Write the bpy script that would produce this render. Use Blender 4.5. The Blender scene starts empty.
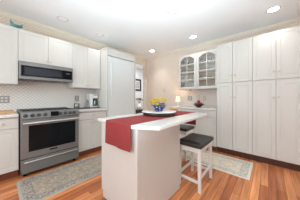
import bpy, bmesh, math, random
from mathutils import Vector, Matrix
random.seed(7)
PI = math.pi
scene = bpy.context.scene
COL = scene.collection

# ------------------------------------------------------------------ camera
CAM_H = 1.155
cam_data = bpy.data.cameras.new('camera')
cam_data.sensor_width = 36.0
cam_data.lens = 16.0
cam_data.shift_y = -0.0083
cam_data.clip_start = 0.02
cam = bpy.data.objects.new('camera', cam_data)
cam.location = (0, 0, CAM_H)
cam.rotation_euler = (PI / 2, 0, math.radians(41.6))
COL.objects.link(cam)
scene.camera = cam

# ------------------------------------------------------------------ world, exposure, daylight
world = bpy.data.worlds.new('world')
scene.world = world
world.use_nodes = True
bg = world.node_tree.nodes['Background']
bg.inputs[0].default_value = (0.85, 0.93, 1.0, 1)
bg.inputs[1].default_value = 1.5
scene.view_settings.view_transform = 'Standard'
scene.view_settings.look = 'None'
scene.view_settings.exposure = 0.27
scene.view_settings.gamma = 1.0


def area_light(name, loc, rot, sx, sy, power, color=(1, 1, 1), spread=PI):
    l = bpy.data.lights.new(name, 'AREA')
    l.shape = 'RECTANGLE'
    l.size = sx
    l.size_y = sy
    l.energy = power
    l.color = color
    l.spread = spread
    o = bpy.data.objects.new(name, l)
    o.location = loc
    o.rotation_euler = rot
    COL.objects.link(o)
    return o


# daylight entering through the two windows behind the camera
area_light('window_daylight', (-0.9, -1.86, 1.55), (math.radians(98), 0, 0), 2.6, 1.5, 34, (0.88, 0.955, 1.0))
area_light('window_daylight_side', (1.94, 0.6, 1.55), (math.radians(90), 0, math.radians(90)), 2.2, 1.5, 2, (0.82, 0.94, 1.0))
# unseen upward fill lamps, added to brighten the ceiling like a bounced flash
area_light('flash_fill_up', (0.35, -0.45, 0.60), (math.radians(180), 0, 0), 1.4, 1.4, 28, (0.73, 0.91, 1.0), math.radians(130))
area_light('ceiling_fill_far', (0.20, -0.25, 0.70), (math.radians(140), 0, math.radians(40)), 0.9, 0.9, 29, (0.73, 0.91, 1.0), math.radians(85))
HALL_POWER = 30
LAMP_POWER = 12

# ------------------------------------------------------------------ materials


def new_mat(name):
    m = bpy.data.materials.new(name)
    m.use_nodes = True
    nt = m.node_tree
    return m, nt, nt.nodes['Principled BSDF']


def mat(name, col, rough=0.5, metal=0.0, var=0.04, scale=12.0, bump=0.0, bscale=60.0, coat=0.0, stretch=None):
    m, nt, p = new_mat(name)
    tc = nt.nodes.new('ShaderNodeTexCoord')
    src = tc.outputs['Object']
    if stretch:
        mp = nt.nodes.new('ShaderNodeMapping')
        mp.inputs['Scale'].default_value = stretch
        nt.links.new(src, mp.inputs[0])
        src = mp.outputs[0]
    n = nt.nodes.new('ShaderNodeTexNoise')
    n.inputs['Scale'].default_value = scale
    n.inputs['Detail'].default_value = 3
    nt.links.new(src, n.inputs['Vector'])
    r = nt.nodes.new('ShaderNodeValToRGB')
    r.color_ramp.elements[0].position = 0.3
    r.color_ramp.elements[1].position = 0.7
    r.color_ramp.elements[0].color = (*[max(0, c * (1 - var)) for c in col], 1)
    r.color_ramp.elements[1].color = (*[min(1, c * (1 + var)) for c in col], 1)
    nt.links.new(n.outputs['Fac'], r.inputs[0])
    nt.links.new(r.outputs[0], p.inputs['Base Color'])
    p.inputs['Roughness'].default_value = rough
    p.inputs['Metallic'].default_value = metal
    p.inputs['Coat Weight'].default_value = coat
    if bump:
        n2 = nt.nodes.new('ShaderNodeTexNoise')
        n2.inputs['Scale'].default_value = bscale
        nt.links.new(src, n2.inputs['Vector'])
        b = nt.nodes.new('ShaderNodeBump')
        b.inputs['Strength'].default_value = bump
        b.inputs['Distance'].default_value = 0.01
        nt.links.new(n2.outputs['Fac'], b.inputs['Height'])
        nt.links.new(b.outputs[0], p.inputs['Normal'])
    return m


def math_node(nt, op, a, b=None, c=None):
    n = nt.nodes.new('ShaderNodeMath')
    n.operation = op
    for i, v in enumerate((a, b, c)):
        if v is None:
            continue
        if isinstance(v, (int, float)):
            n.inputs[i].default_value = v
        else:
            nt.links.new(v, n.inputs[i])
    return n.outputs[0]


def mix_col(nt, fac, a, b):
    n = nt.nodes.new('ShaderNodeMix')
    n.data_type = 'RGBA'
    for key, v in ((0, fac), (6, a), (7, b)):
        if isinstance(v, (int, float)):
            n.inputs[key].default_value = v
        elif isinstance(v, tuple):
            n.inputs[key].default_value = (*v, 1) if len(v) == 3 else v
        else:
            nt.links.new(v, n.inputs[key])
    return n.outputs[2]


def lattice_mat(name, ground, line, sx, sz, width, rough=0.6, axis='Y', below=None):
    """trellis of crossing diagonals over a wall; axis is the wall's horizontal axis.
    below=(z, ground, line): another colouring beneath that height (tiles of the splashback)"""
    m, nt, p = new_mat(name)
    tc = nt.nodes.new('ShaderNodeTexCoord')
    sp = nt.nodes.new('ShaderNodeSeparateXYZ')
    nt.links.new(tc.outputs['Object'], sp.inputs[0])
    u = math_node(nt, 'DIVIDE', sp.outputs[axis], sx)
    v = math_node(nt, 'DIVIDE', sp.outputs['Z'], sz)
    a = math_node(nt, 'ADD', u, v)
    b = math_node(nt, 'SUBTRACT', u, v)

    def linemask(x):
        f = math_node(nt, 'FRACT', x)
        d = math_node(nt, 'ABSOLUTE', math_node(nt, 'SUBTRACT', f, 0.5))
        return math_node(nt, 'GREATER_THAN', d, 0.5 - width)
    mask = math_node(nt, 'MAXIMUM', linemask(a), linemask(b))
    g, l = ground, line
    if below:
        low = math_node(nt, 'LESS_THAN', sp.outputs['Z'], below[0])
        g = mix_col(nt, low, ground, below[1])
        l = mix_col(nt, low, line, below[2])
    nt.links.new(mix_col(nt, mask, g, l), p.inputs['Base Color'])
    p.inputs['Roughness'].default_value = rough
    return m


def floor_mat():
    m, nt, p = new_mat('cherry_planks')
    tc = nt.nodes.new('ShaderNodeTexCoord')
    sp = nt.nodes.new('ShaderNodeSeparateXYZ')
    nt.links.new(tc.outputs['Object'], sp.inputs[0])
    cb = nt.nodes.new('ShaderNodeCombineXYZ')
    nt.links.new(sp.outputs['Y'], cb.inputs[0])
    nt.links.new(sp.outputs['X'], cb.inputs[1])
    br = nt.nodes.new('ShaderNodeTexBrick')
    br.offset = 0.37
    br.inputs['Scale'].default_value = 1.0
    br.inputs['Brick Width'].default_value = 1.15
    br.inputs['Row Height'].default_value = 0.083
    br.inputs['Mortar Size'].default_value = 0.0016
    br.inputs['Mortar Smooth'].default_value = 0.2
    br.inputs['Bias'].default_value = -0.1
    br.inputs['Color1'].default_value = FLOOR_A
    br.inputs['Color2'].default_value = FLOOR_B
    br.inputs['Mortar'].default_value = (0.10, 0.035, 0.014, 1)
    nt.links.new(cb.outputs[0], br.inputs['Vector'])
    mp = nt.nodes.new('ShaderNodeMapping')
    mp.inputs['Scale'].default_value = (28, 1.6, 1)
    nt.links.new(tc.outputs['Object'], mp.inputs[0])
    n = nt.nodes.new('ShaderNodeTexNoise')
    n.inputs['Scale'].default_value = 1.0
    n.inputs['Detail'].default_value = 5
    nt.links.new(mp.outputs[0], n.inputs['Vector'])
    r = nt.nodes.new('ShaderNodeValToRGB')
    r.color_ramp.elements[0].position = 0.3
    r.color_ramp.elements[0].color = (0.56, 0.48, 0.43, 1)
    r.color_ramp.elements[1].position = 0.72
    r.color_ramp.elements[1].color = (1.2, 1.18, 1.15, 1)
    nt.links.new(n.outputs['Fac'], r.inputs[0])
    mu = nt.nodes.new('ShaderNodeMix')
    mu.data_type = 'RGBA'
    mu.blend_type = 'MULTIPLY'
    mu.inputs[0].default_value = 0.9
    nt.links.new(br.outputs['Color'], mu.inputs[6])
    nt.links.new(r.outputs[0], mu.inputs[7])
    nt.links.new(mu.outputs[2], p.inputs['Base Color'])
    p.inputs['Roughness'].default_value = 0.33
    p.inputs['Specular IOR Level'].default_value = 0.4
    return m


def rug_mat(name, w, l, field, field2, band, edge):
    """local x is the rug's width, local y its length, origin at its centre"""
    m, nt, p = new_mat(name)
    tc = nt.nodes.new('ShaderNodeTexCoord')
    sp = nt.nodes.new('ShaderNodeSeparateXYZ')
    nt.links.new(tc.outputs['Object'], sp.inputs[0])
    ax = math_node(nt, 'ABSOLUTE', sp.outputs['X'])
    ay = math_node(nt, 'ABSOLUTE', sp.outputs['Y'])
    d = math_node(nt, 'MINIMUM', math_node(nt, 'SUBTRACT', w / 2, ax), math_node(nt, 'SUBTRACT', l / 2, ay))
    n = nt.nodes.new('ShaderNodeTexNoise')
    n.inputs['Scale'].default_value = 34
    n.inputs['Detail'].default_value = 5
    n.inputs['Roughness'].default_value = 0.7
    nt.links.new(tc.outputs['Object'], n.inputs['Vector'])
    vo = nt.nodes.new('ShaderNodeTexVoronoi')
    vo.inputs['Scale'].default_value = 26
    nt.links.new(tc.outputs['Object'], vo.inputs['Vector'])
    f1 = math_node(nt, 'GREATER_THAN', math_node(nt, 'ADD', n.outputs['Fac'], math_node(nt, 'MULTIPLY', vo.outputs['Distance'], 0.5)), 0.68)
    fcol = mix_col(nt, math_node(nt, 'MULTIPLY', f1, 0.75), field, field2)
    # medallions down the middle
    per = math_node(nt, 'SUBTRACT', math_node(nt, 'FRACT', math_node(nt, 'DIVIDE', sp.outputs['Y'], 0.42)), 0.5)
    md = math_node(nt, 'ADD', math_node(nt, 'MULTIPLY', math_node(nt, 'ABSOLUTE', per), 0.42), math_node(nt, 'MULTIPLY', ax, 1.0))
    ring = math_node(nt, 'LESS_THAN', math_node(nt, 'ABSOLUTE', math_node(nt, 'SUBTRACT', md, 0.13)), 0.014)
    fcol = mix_col(nt, math_node(nt, 'MULTIPLY', ring, 0.5), fcol, band)
    # patterned blue-grey border between two plain stripes
    vb = nt.nodes.new('ShaderNodeTexVoronoi')
    vb.inputs['Scale'].default_value = 42
    nt.links.new(tc.outputs['Object'], vb.inputs['Vector'])
    bm_ = math_node(nt, 'GREATER_THAN', vb.outputs['Distance'], 0.45)
    bcol = mix_col(nt, math_node(nt, 'MULTIPLY', bm_, 0.7), band, field)
    in_band = math_node(nt, 'MULTIPLY', math_node(nt, 'GREATER_THAN', d, 0.035), math_node(nt, 'LESS_THAN', d, 0.125))
    c = mix_col(nt, in_band, fcol, bcol)
    stripe = math_node(nt, 'MULTIPLY', math_node(nt, 'GREATER_THAN', d, 0.125), math_node(nt, 'LESS_THAN', d, 0.14))
    c = mix_col(nt, math_node(nt, 'MULTIPLY', stripe, 0.6), c, band)
    c = mix_col(nt, math_node(nt, 'LESS_THAN', d, 0.032), c, edge)
    nt.links.new(c, p.inputs['Base Color'])
    p.inputs['Roughness'].default_value = 0.95
    b = nt.nodes.new('ShaderNodeBump')
    b.inputs['Strength'].default_value = 0.4
    b.inputs['Distance'].default_value = 0.004
    nt.links.new(n.outputs['Fac'], b.inputs['Height'])
    nt.links.new(b.outputs[0], p.inputs['Normal'])
    return m


def emit_mat(name, col, strength):
    m, nt, p = new_mat(name)
    p.inputs['Base Color'].default_value = (*col, 1)
    p.inputs['Emission Color'].default_value = (*col, 1)
    p.inputs['Emission Strength'].default_value = strength
    return m


def glass_mat(name, amount=0.12, tint=(0.93, 0.95, 0.95)):
    m = bpy.data.materials.new(name)
    m.use_nodes = True
    nt = m.node_tree
    nt.nodes.remove(nt.nodes['Principled BSDF'])
    out = nt.nodes['Material Output']
    t = nt.nodes.new('ShaderNodeBsdfTransparent')
    t.inputs[0].default_value = (*tint, 1)
    g = nt.nodes.new('ShaderNodeBsdfGlossy')
    g.inputs['Roughness'].default_value = 0.03
    mx = nt.nodes.new('ShaderNodeMixShader')
    mx.inputs[0].default_value = amount
    nt.links.new(t.outputs[0], mx.inputs[1])
    nt.links.new(g.outputs[0], mx.inputs[2])
    nt.links.new(mx.outputs[0], out.inputs[0])
    return m


def brushed(name, col, rough=0.32, stretch=(1, 1, 60)):
    return mat(name, col, rough, 1.0, 0.10, 6.0, stretch=stretch)


FLOOR_A = (0.47, 0.145, 0.052, 1)
FLOOR_B = (0.92, 0.385, 0.155, 1)
M = {}
M['cab'] = mat('white_cabinet_paint', (0.69, 0.675, 0.635), 0.38, var=0.012, scale=3)
M['cabin'] = mat('cabinet_inside', (0.90, 0.89, 0.85), 0.6, var=0.02)
M['fridge'] = mat('cool_white_panel', (0.77, 0.79, 0.775), 0.35, var=0.01)
M['counter'] = mat('white_stone', (0.74, 0.71, 0.675), 0.2, var=0.035, scale=5, coat=0.2)
M['island'] = mat('island_paint', (0.67, 0.645, 0.61), 0.45, var=0.012, scale=3)
M['ceiling'] = mat('ceiling_paint', (0.90, 0.915, 0.92), 0.9, var=0.01, scale=2)
M['trim'] = mat('cream_trim', (0.80, 0.72, 0.60), 0.5, var=0.02)
M['wall_plain'] = mat('beige_plaster', (0.74, 0.62, 0.53), 0.85, var=0.015, scale=3)
M['hallwall'] = lattice_mat('hall_wallpaper', (0.80, 0.80, 0.79), (0.70, 0.70, 0.69), 0.09, 0.09, 0.09, 0.8)
M['wall_l'] = lattice_mat('trellis_wallpaper', (0.72, 0.60, 0.46), (0.86, 0.78, 0.67), 0.062, 0.056, 0.11, 0.7, 'Y',
                          (1.8, (0.90, 0.87, 0.83), (0.74, 0.66, 0.58)))
M['wall_b'] = lattice_mat('trellis_wallpaper_back', (0.745, 0.635, 0.535), (0.86, 0.775, 0.69), 0.068, 0.060, 0.11, 0.8, 'X')
M['floor'] = floor_mat()
M['kick_dark'] = mat('dark_cherry_kick', (0.075, 0.026, 0.015), 0.4, var=0.15, scale=8)
M['kick'] = mat('cherry_kick', (0.20, 0.065, 0.028), 0.4, var=0.15, scale=8, stretch=(2, 2, 20))
M['brass'] = mat('brass', (0.72, 0.62, 0.46), 0.3, 1.0)
M['nickel'] = mat('nickel', (0.62, 0.60, 0.57), 0.3, 1.0)
M['steel'] = brushed('brushed_steel', (0.25, 0.25, 0.248), 0.40)
M['steel'].node_tree.nodes['Principled BSDF'].inputs['Metallic'].default_value = 0.6
M['steel_d'] = brushed('dark_steel', (0.30, 0.30, 0.30), 0.4)
M['black'] = mat('black_enamel', (0.012, 0.012, 0.013), 0.25, var=0.1)
M['blackglass'] = mat('black_glass', (0.008, 0.009, 0.011), 0.08, var=0.1)
M['blackglass'].node_tree.nodes['Principled BSDF'].inputs['Specular IOR Level'].default_value = 0.12
M['knob_dark'] = mat('dark_knob', (0.085, 0.083, 0.08), 0.4, 0.3, var=0.1)
M['iron'] = mat('cast_iron', (0.02, 0.02, 0.02), 0.6, var=0.1)
M['leather'] = mat('charcoal_leather', (0.022, 0.021, 0.020), 0.36, var=0.25, scale=9, bump=0.2, bscale=120)
M['stoolwhite'] = mat('white_stool_paint', (0.84, 0.83, 0.80), 0.35, var=0.012)
M['red'] = mat('red_woven_cloth', (0.28, 0.033, 0.031), 0.9, var=0.12, scale=90, bump=0.3, bscale=300)
M['white_cer'] = mat('white_glaze', (0.86, 0.85, 0.83), 0.15, var=0.01, coat=0.4)
M['dark_wood'] = mat('dark_wood', (0.035, 0.018, 0.012), 0.4, var=0.2, scale=6)
M['tan_wood'] = mat('tan_wood', (0.60, 0.36, 0.17), 0.5, var=0.15, scale=7, stretch=(3, 16, 3))
M['teal'] = mat('teal_glaze', (0.075, 0.24, 0.235), 0.3, var=0.3, scale=22)
M['plate'] = mat('switch_plastic', (0.60, 0.57, 0.54), 0.4, var=0.01)
M['plate_tan'] = mat('tan_plastic', (0.60, 0.50, 0.40), 0.4, var=0.01)
M['plate_steel'] = mat('steel_plate', (0.36, 0.35, 0.34), 0.4, 0.6, var=0.02)
M['socket'] = mat('pale_socket', (0.70, 0.68, 0.64), 0.4, var=0.01)
M['led_on'] = emit_mat('lamp_lens_lit', (1.0, 0.95, 0.86), 14)
M['led_off'] = emit_mat('lamp_lens_dim', (0.88, 0.88, 0.87), 0.05)
M['ring'] = mat('lamp_ring', (0.74, 0.74, 0.73), 0.5, var=0.01)
M['shade'] = emit_mat('lamp_shade_lit', (1.0, 0.82, 0.58), 0.55)
M['glass'] = glass_mat('cabinet_glass', 0.12, (0.975, 0.965, 0.94))
M['jar'] = glass_mat('jar_glass', 0.22, (0.75, 0.76, 0.74))
M['winglass'] = glass_mat('window_glass', 0.05)
M['yellow'] = mat('yellow_petal', (0.84, 0.66, 0.09), 0.6, var=0.15, scale=30)
M['purple'] = mat('purple_petal', (0.28, 0.16, 0.26), 0.6, var=0.2, scale=30)
M['leaf'] = mat('green_leaf', (0.17, 0.24, 0.10), 0.5, var=0.25, scale=20)
M['apple'] = mat('red_skin', (0.42, 0.035, 0.03), 0.3, var=0.3, scale=12)
M['stem'] = mat('brown_stem', (0.10, 0.05, 0.025), 0.7, var=0.2)
M['bowl_dark'] = mat('dark_bowl', (0.03, 0.025, 0.025), 0.3, var=0.2)
M['grey_cer'] = mat('grey_glaze', (0.42, 0.41, 0.39), 0.3, var=0.1)
M['grey_plastic'] = mat('grey_plastic', (0.30, 0.29, 0.28), 0.35, var=0.05)
M['mat_board'] = mat('mat_board', (0.80, 0.79, 0.76), 0.8, var=0.02)
M['print'] = mat('faded_print', (0.42, 0.41, 0.39), 0.8, var=0.4, scale=14)
M['dried'] = mat('dried_flower', (0.16, 0.08, 0.05), 0.9, var=0.3, scale=30)
M['rug_l'] = rug_mat('faded_rug_by_range', 0.68, 2.05, (0.50, 0.40, 0.30), (0.31, 0.255, 0.205), (0.18, 0.185, 0.195), (0.42, 0.375, 0.32))
M['rug_r'] = rug_mat('faded_rug_by_pantry', 0.66, 1.95, (0.78, 0.67, 0.53), (0.62, 0.54, 0.44), (0.40, 0.40, 0.39), (0.76, 0.69, 0.58))


def blue_white():
    m, nt, p = new_mat('blue_and_white_glaze')
    tc = nt.nodes.new('ShaderNodeTexCoord')
    v = nt.nodes.new('ShaderNodeTexVoronoi')
    v.inputs['Scale'].default_value = 38
    nt.links.new(tc.outputs['Object'], v.inputs['Vector'])
    f = math_node(nt, 'GREATER_THAN', v.outputs['Distance'], 0.62)
    nt.links.new(mix_col(nt, f, (0.02, 0.035, 0.17), (0.60, 0.62, 0.68)), p.inputs['Base Color'])
    p.inputs['Roughness'].default_value = 0.2
    return m


M['bluewhite'] = blue_white()

# ------------------------------------------------------------------ mesh helpers


def box(bm, x0, x1, y0, y1, z0, z1, bev=0.0, seg=2):
    vs = [bm.verts.new((x, y, z)) for z in (z0, z1) for y in (y0, y1) for x in (x0, x1)]
    fs = []
    for q in ((0, 2, 3, 1), (4, 5, 7, 6), (0, 1, 5, 4), (2, 6, 7, 3), (0, 4, 6, 2), (1, 3, 7, 5)):
        fs.append(bm.faces.new([vs[i] for i in q]))
    if bev:
        es = list({e for f in fs for e in f.edges})
        bmesh.ops.bevel(bm, geom=es, offset=bev, segments=seg, profile=0.5, affect='EDGES')


def prism(bm, pts, z0, z1, bev=0.0):
    lo = [bm.verts.new((x, y, z0)) for x, y in pts]
    hi = [bm.verts.new((x, y, z1)) for x, y in pts]
    n = len(pts)
    fs = [bm.faces.new(hi), bm.faces.new(lo[::-1])]
    for i in range(n):
        j = (i + 1) % n
        fs.append(bm.faces.new((lo[i], lo[j], hi[j], hi[i])))
    if bev:
        es = list({e for f in fs[:2] for e in f.edges})
        bmesh.ops.bevel(bm, geom=es, offset=bev, segments=3, profile=0.5, affect='EDGES')


def ring_verts(bm, c, ax1, ax2, r, n):
    return [bm.verts.new(c + ax1 * (r * math.cos(2 * PI * i / n)) + ax2 * (r * math.sin(2 * PI * i / n))) for i in range(n)]


def tube(bm, pts, rad, n=8):
    pts = [Vector(p) for p in pts]
    rads = rad if isinstance(rad, (list, tuple)) else [rad] * len(pts)
    rings = []
    for i, p in enumerate(pts):
        d = (pts[min(i + 1, len(pts) - 1)] - pts[max(i - 1, 0)]).normalized()
        ref = Vector((0, 0, 1)) if abs(d.z) < 0.9 else Vector((1, 0, 0))
        a = d.cross(ref).normalized()
        b = d.cross(a).normalized()
        rings.append(ring_verts(bm, p, a, b, rads[i], n))
    for r0, r1 in zip(rings, rings[1:]):
        for i in range(n):
            j = (i + 1) % n
            bm.faces.new((r0[i], r0[j], r1[j], r1[i]))
    bm.faces.new(rings[0][::-1])
    bm.faces.new(rings[-1])


def lathe(bm, prof, c=(0, 0, 0), n=24, axis='Z', sx=1, sy=1):
    c = Vector(c)
    rings = []
    for r, z in prof:
        vs = []
        for i in range(n):
            a = 2 * PI * i / n
            if axis == 'Z':
                q = Vector((r * math.cos(a) * sx, r * math.sin(a) * sy, z))
            else:                                   # axis along -Y (a knob on a front)
                q = Vector((r * math.cos(a), -z, r * math.sin(a)))
            vs.append(bm.verts.new(c + q))
        rings.append(vs)
    for r0, r1 in zip(rings, rings[1:]):
        for i in range(n):
            j = (i + 1) % n
            bm.faces.new((r0[i], r0[j], r1[j], r1[i]))
    bm.faces.new(rings[0][::-1])
    bm.faces.new(rings[-1])


def obj(name, bm, m, parent=None, smooth=None):
    bmesh.ops.recalc_face_normals(bm, faces=bm.faces[:])
    me = bpy.data.meshes.new(name)
    bm.to_mesh(me)
    bm.free()
    me.materials.append(m)
    if smooth:
        for p in me.polygons:
            p.use_smooth = True
        me.set_sharp_from_angle(angle=math.radians(smooth))
    o = bpy.data.objects.new(name, me)
    COL.objects.link(o)
    if parent:
        o.parent = parent
    return o


def B():
    return bmesh.new()


def boxobj(name, m, parent, x0, x1, y0, y1, z0, z1, bev=0.0):
    bm = B()
    box(bm, x0, x1, y0, y1, z0, z1, bev)
    return obj(name, bm, m, parent)


def tag(o, label, cat, group=None, kind=None):
    o['label'] = label
    o['category'] = cat
    if group:
        o['group'] = group
    if kind:
        o['kind'] = kind
    return o


def thing(name, label, cat, loc=(0, 0, 0), rot=0.0, group=None):
    o = bpy.data.objects.new(name, None)
    o.empty_display_size = 0.1
    o.location = loc
    o.rotation_euler = (0, 0, rot)
    COL.objects.link(o)
    return tag(o, label, cat, group)


def struct(name, bm, m):
    o = obj(name, bm, m)
    o['kind'] = 'structure'
    return o


def dup(root, loc, rot, label, group=None):
    r = root.copy()
    COL.objects.link(r)
    r.location = loc
    r.rotation_euler = (0, 0, rot)
    r['label'] = label
    if group:
        r['group'] = group
    for ch in list(root.children):
        c = ch.copy()
        COL.objects.link(c)
        c.parent = r
        for g in list(ch.children):
            d = g.copy()
            COL.objects.link(d)
            d.parent = c
    return r


def at(px, py, z=None, x=None, y=None):
    """the point seen at pixel (px, py) of the photograph on a plane of the room"""
    t = (px - 150) / 133.0
    a = math.radians(41.6)
    d = Vector((math.cos(a) * t - math.sin(a), math.sin(a) * t + math.cos(a), (97.5 - py) / 133.0))
    if z is not None:
        k = (z - CAM_H) / d.z
    elif x is not None:
        k = x / d.x
    else:
        k = y / d.y
    return Vector((0, 0, CAM_H)) + d * k


# ------------------------------------------------------------------ the room
XL, YB, H = -3.30, 3.55, 2.57
XR, YF = 2.0, -1.9
HX = -4.75                                      # far wall of the hall
bm = B(); box(bm, HX - 0.1, XR + 0.1, YF - 0.1, 5.1, -0.1, 0.0)
struct('floor', bm, M['floor'])
bm = B(); box(bm, HX - 0.1, XR + 0.1, YF - 0.1, 5.1, H, H + 0.1)
struct('ceiling', bm, M['ceiling'])
DY0, DY1, DZ = 2.47, 3.415, 2.30                 # doorway in the left wall
bm = B()
box(bm, XL - 0.06, XL, YF, DY0, 0, H)
box(bm, XL - 0.06, XL, DY1, YB + 0.12, 0, H)
box(bm, XL - 0.06, XL, DY0, DY1, DZ, H)
struct('wall_left', bm, M['wall_l'])
bm = B(); box(bm, XL, XR + 0.1, YB, YB + 0.12, 0, H)
struct('wall_back', bm, M['wall_b'])
# right and front walls with window openings
bm = B()
box(bm, XR, XR + 0.1, YF, YB, 0, 0.8); box(bm, XR, XR + 0.1, YF, YB, 2.3, H)
box(bm, XR, XR + 0.1, YF, -0.5, 0.8, 2.3); box(bm, XR, XR + 0.1, 1.7, YB, 0.8, 2.3)
struct('wall_right', bm, M['wall_plain'])
bm = B()
box(bm, XL, XR, YF - 0.1, YF, 0, 0.8); box(bm, XL, XR, YF - 0.1, YF, 2.3, H)
box(bm, XL, -2.2, YF - 0.1, YF, 0.8, 2.3); box(bm, 0.4, XR, YF - 0.1, YF, 0.8, 2.3)
struct('wall_front', bm, M['wall_plain'])
bm = B()
for a, b in ((-2.2, -2.14), (-0.93, -0.87), (0.34, 0.4)):
    box(bm, a, b, YF - 0.08, YF - 0.03, 0.8, 2.3)
for a, b in ((0.8, 0.86), (2.24, 2.3)):
    box(bm, -2.2, 0.4, YF - 0.08, YF - 0.03, a, b)
struct('window_1', bm, M['cab'])
bm = B()
for a, b in ((-0.5, -0.44), (0.57, 0.63), (1.64, 1.7)):
    box(bm, XR + 0.03, XR + 0.08, a, b, 0.8, 2.3)
for a, b in ((0.8, 0.86), (2.24, 2.3)):
    box(bm, XR + 0.03, XR + 0.08, -0.5, 1.7, a, b)
struct('window_2', bm, M['cab'])
# hall behind the doorway
bm = B()
box(bm, HX - 0.1, HX, 1.2, 5.1, 0, H)
struct('wall_hall', bm, M['hallwall'])
bm = B()
box(bm, HX, XL - 0.06, 1.1, 1.2, 0, H); box(bm, HX, XL - 0.06, 5.0, 5.1, 0, H)
box(bm, XL - 0.06, XL - 0.02, YB + 0.12, 5.0, 0, H)
struct('wall_hall_side', bm, M['hallwall'])


def crown(name, pts_along, m):
    bm = B()
    prof = [(0, -0.055), (0.012, -0.055), (0.018, -0.035), (0.04, -0.012), (0.045, 0), (0, 0)]
    (x0, y0), (x1, y1), (nx, ny) = pts_along
    a = [bm.verts.new((x0 + nx * o, y0 + ny * o, H + dz)) for o, dz in prof]
    b = [bm.verts.new((x1 + nx * o, y1 + ny * o, H + dz)) for o, dz in prof]
    n = len(prof)
    for i in range(n):
        j = (i + 1) % n
        bm.faces.new((a[i], a[j], b[j], b[i]))
    bm.faces.new(a); bm.faces.new(b[::-1])
    struct(name, bm, m)


crown('trim_1', ((XL, YF), (XL, YB), (1, 0)), M['trim'])
crown('trim_2', ((XL, YB), (XR, YB), (0, -1)), M['trim'])
bm = B(); box(bm, XL + 0.02, -2.03, YB - 0.018, YB, 0, 0.12, 0.004)
struct('baseboard_back', bm, M['cab'])
bm = B(); box(bm, HX, HX + 0.018, 1.2, 5.0, 0, 0.13, 0.004)
struct('baseboard_hall', bm, M['cab'])
area_light('hall_fill_light', (-4.0, 3.6, H - 0.03), (0, 0, 0), 0.5, 0.5, HALL_POWER, (0.93, 0.97, 1.0))  # unseen fill added to brighten the hall

# ------------------------------------------------------------------ cabinet building
# local frame of a cabinet: x along its width, fronts face -y at y = 0, body behind


def outline(x0, x1, z0, z1, arch, n=14):
    """closed outline; with an arch the top bulges up by `arch` from z1 - arch"""
    pts = [(x0, z0), (x1, z0)]
    for i in range(n + 1):
        s = i / n
        x = x1 + (x0 - x1) * s
        if arch:
            k = (s - 0.5) * 2
            e = max(0.0, 1 - (k / 0.86) ** 2)
            z = z1 - arch + arch * e ** 0.6 if e > 0 else z1 - arch
        else:
            z = z1
        pts.append((x, z))
    return pts


def loop(bm, pts, y):
    return [bm.verts.new((x, y, z)) for x, z in pts]


def bridge(bm, a, b):
    n = len(a)
    for i in range(n):
        j = (i + 1) % n
        bm.faces.new((a[i], a[j], b[j], b[i]))


def knob(parent, x, z, y=-0.022, m=None, r=0.014):
    bm = B()
    lathe(bm, [(0.006, 0), (0.005, 0.010), (r, 0.016), (r * 1.05, 0.022), (r * 0.7, 0.028), (0.002, 0.029)], (x, y, z), 12, 'Y')
    return obj('knob', bm, m or M['nickel'], parent, 40)


def door(parent, x0, x1, z0, z1, arch=0.0, kn=None, name='door', t=0.021, st=0.055, glass=False, m=None, kmat=None):
    m = m or M['cab']
    g = 0.0018
    x0 += g; x1 -= g; z0 += g; z1 -= g
    st = min(st, (x1 - x0) * 0.22, (z1 - z0) * 0.26)
    bm = B()
    outer = outline(x0, x1, z0, z1, 0)
    outer_f = outline(x0 + 0.003, x1 - 0.003, z0 + 0.003, z1 - 0.003, 0)
    inner = outline(x0 + st, x1 - st, z0 + st, z1 - st * (0.8 if arch else 1), arch)
    l0 = loop(bm, outer, 0); l1 = loop(bm, outer, -t + 0.003); l2 = loop(bm, outer_f, -t)
    l3 = loop(bm, inner, -t)
    for a, b in ((l0, l1), (l1, l2), (l2, l3)):
        bridge(bm, a, b)

    def shrink(d):
        return outline(x0 + st + d, x1 - st - d, z0 + st + d, z1 - st * (0.8 if arch else 1) - d, arch)
    if glass:
        l4 = loop(bm, shrink(0.004), -t + 0.006); l5 = loop(bm, shrink(0.004), 0)
        bridge(bm, l3, l4); bridge(bm, l4, l5); bridge(bm, l5, l0)
    else:
        l4 = loop(bm, shrink(0.003), -t + 0.004); l5 = loop(bm, shrink(0.008), -t + 0.004)
        l6 = loop(bm, shrink(0.034), -t + 0.0015)
        for a, b in ((l3, l4), (l4, l5), (l5, l6)):
            bridge(bm, a, b)
        bm.faces.new(l6)
        bm.faces.new(l0[::-1])
    d = obj(name, bm, m, parent)
    if glass:
        bm = B()
        ia, ib, za, zb = x0 + st, x1 - st, z0 + st, z1 - st
        xc = (ia + ib) / 2
        box(bm, xc - 0.008, xc + 0.008, -t + 0.002, -t + 0.014, za - 0.002, z1 - st * 0.8 - 0.001)
        for i in (1, 2, 3):
            zz = za + (zb - za) * i / 4.0
            box(bm, ia - 0.002, ib + 0.002, -t + 0.0025, -t + 0.0135, zz - 0.008, zz + 0.008)
        obj('muntins', bm, m, d)
        bm = B()
        pts = outline(ia - 0.001, ib + 0.001, za - 0.001, z1 - st * 0.8 + 0.001, arch)
        a = loop(bm, pts, -0.004); b = loop(bm, pts, -0.0065)
        bridge(bm, a, b); bm.faces.new(a); bm.faces.new(b[::-1])
        obj('pane', bm, M['glass'], d)
    if kn:
        knob(d, kn[0], kn[1], -t, kmat)
    return d


def drawer(parent, x0, x1, z0, z1, kn=True, kmat=None):
    g = 0.0018
    bm = B()
    box(bm, x0 + g, x1 - g, -0.021, 0, z0 + g, z1 - g, 0.005, 2)
    box(bm, x0 + 0.03, x1 - 0.03, -0.0235, -0.018, z0 + 0.028, z1 - 0.028, 0.002, 1)
    d = obj('drawer', bm, M['cab'], parent)
    if kn:
        knob(d, (x0 + x1) / 2, (z0 + z1) / 2, -0.023, kmat)
    return d


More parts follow.
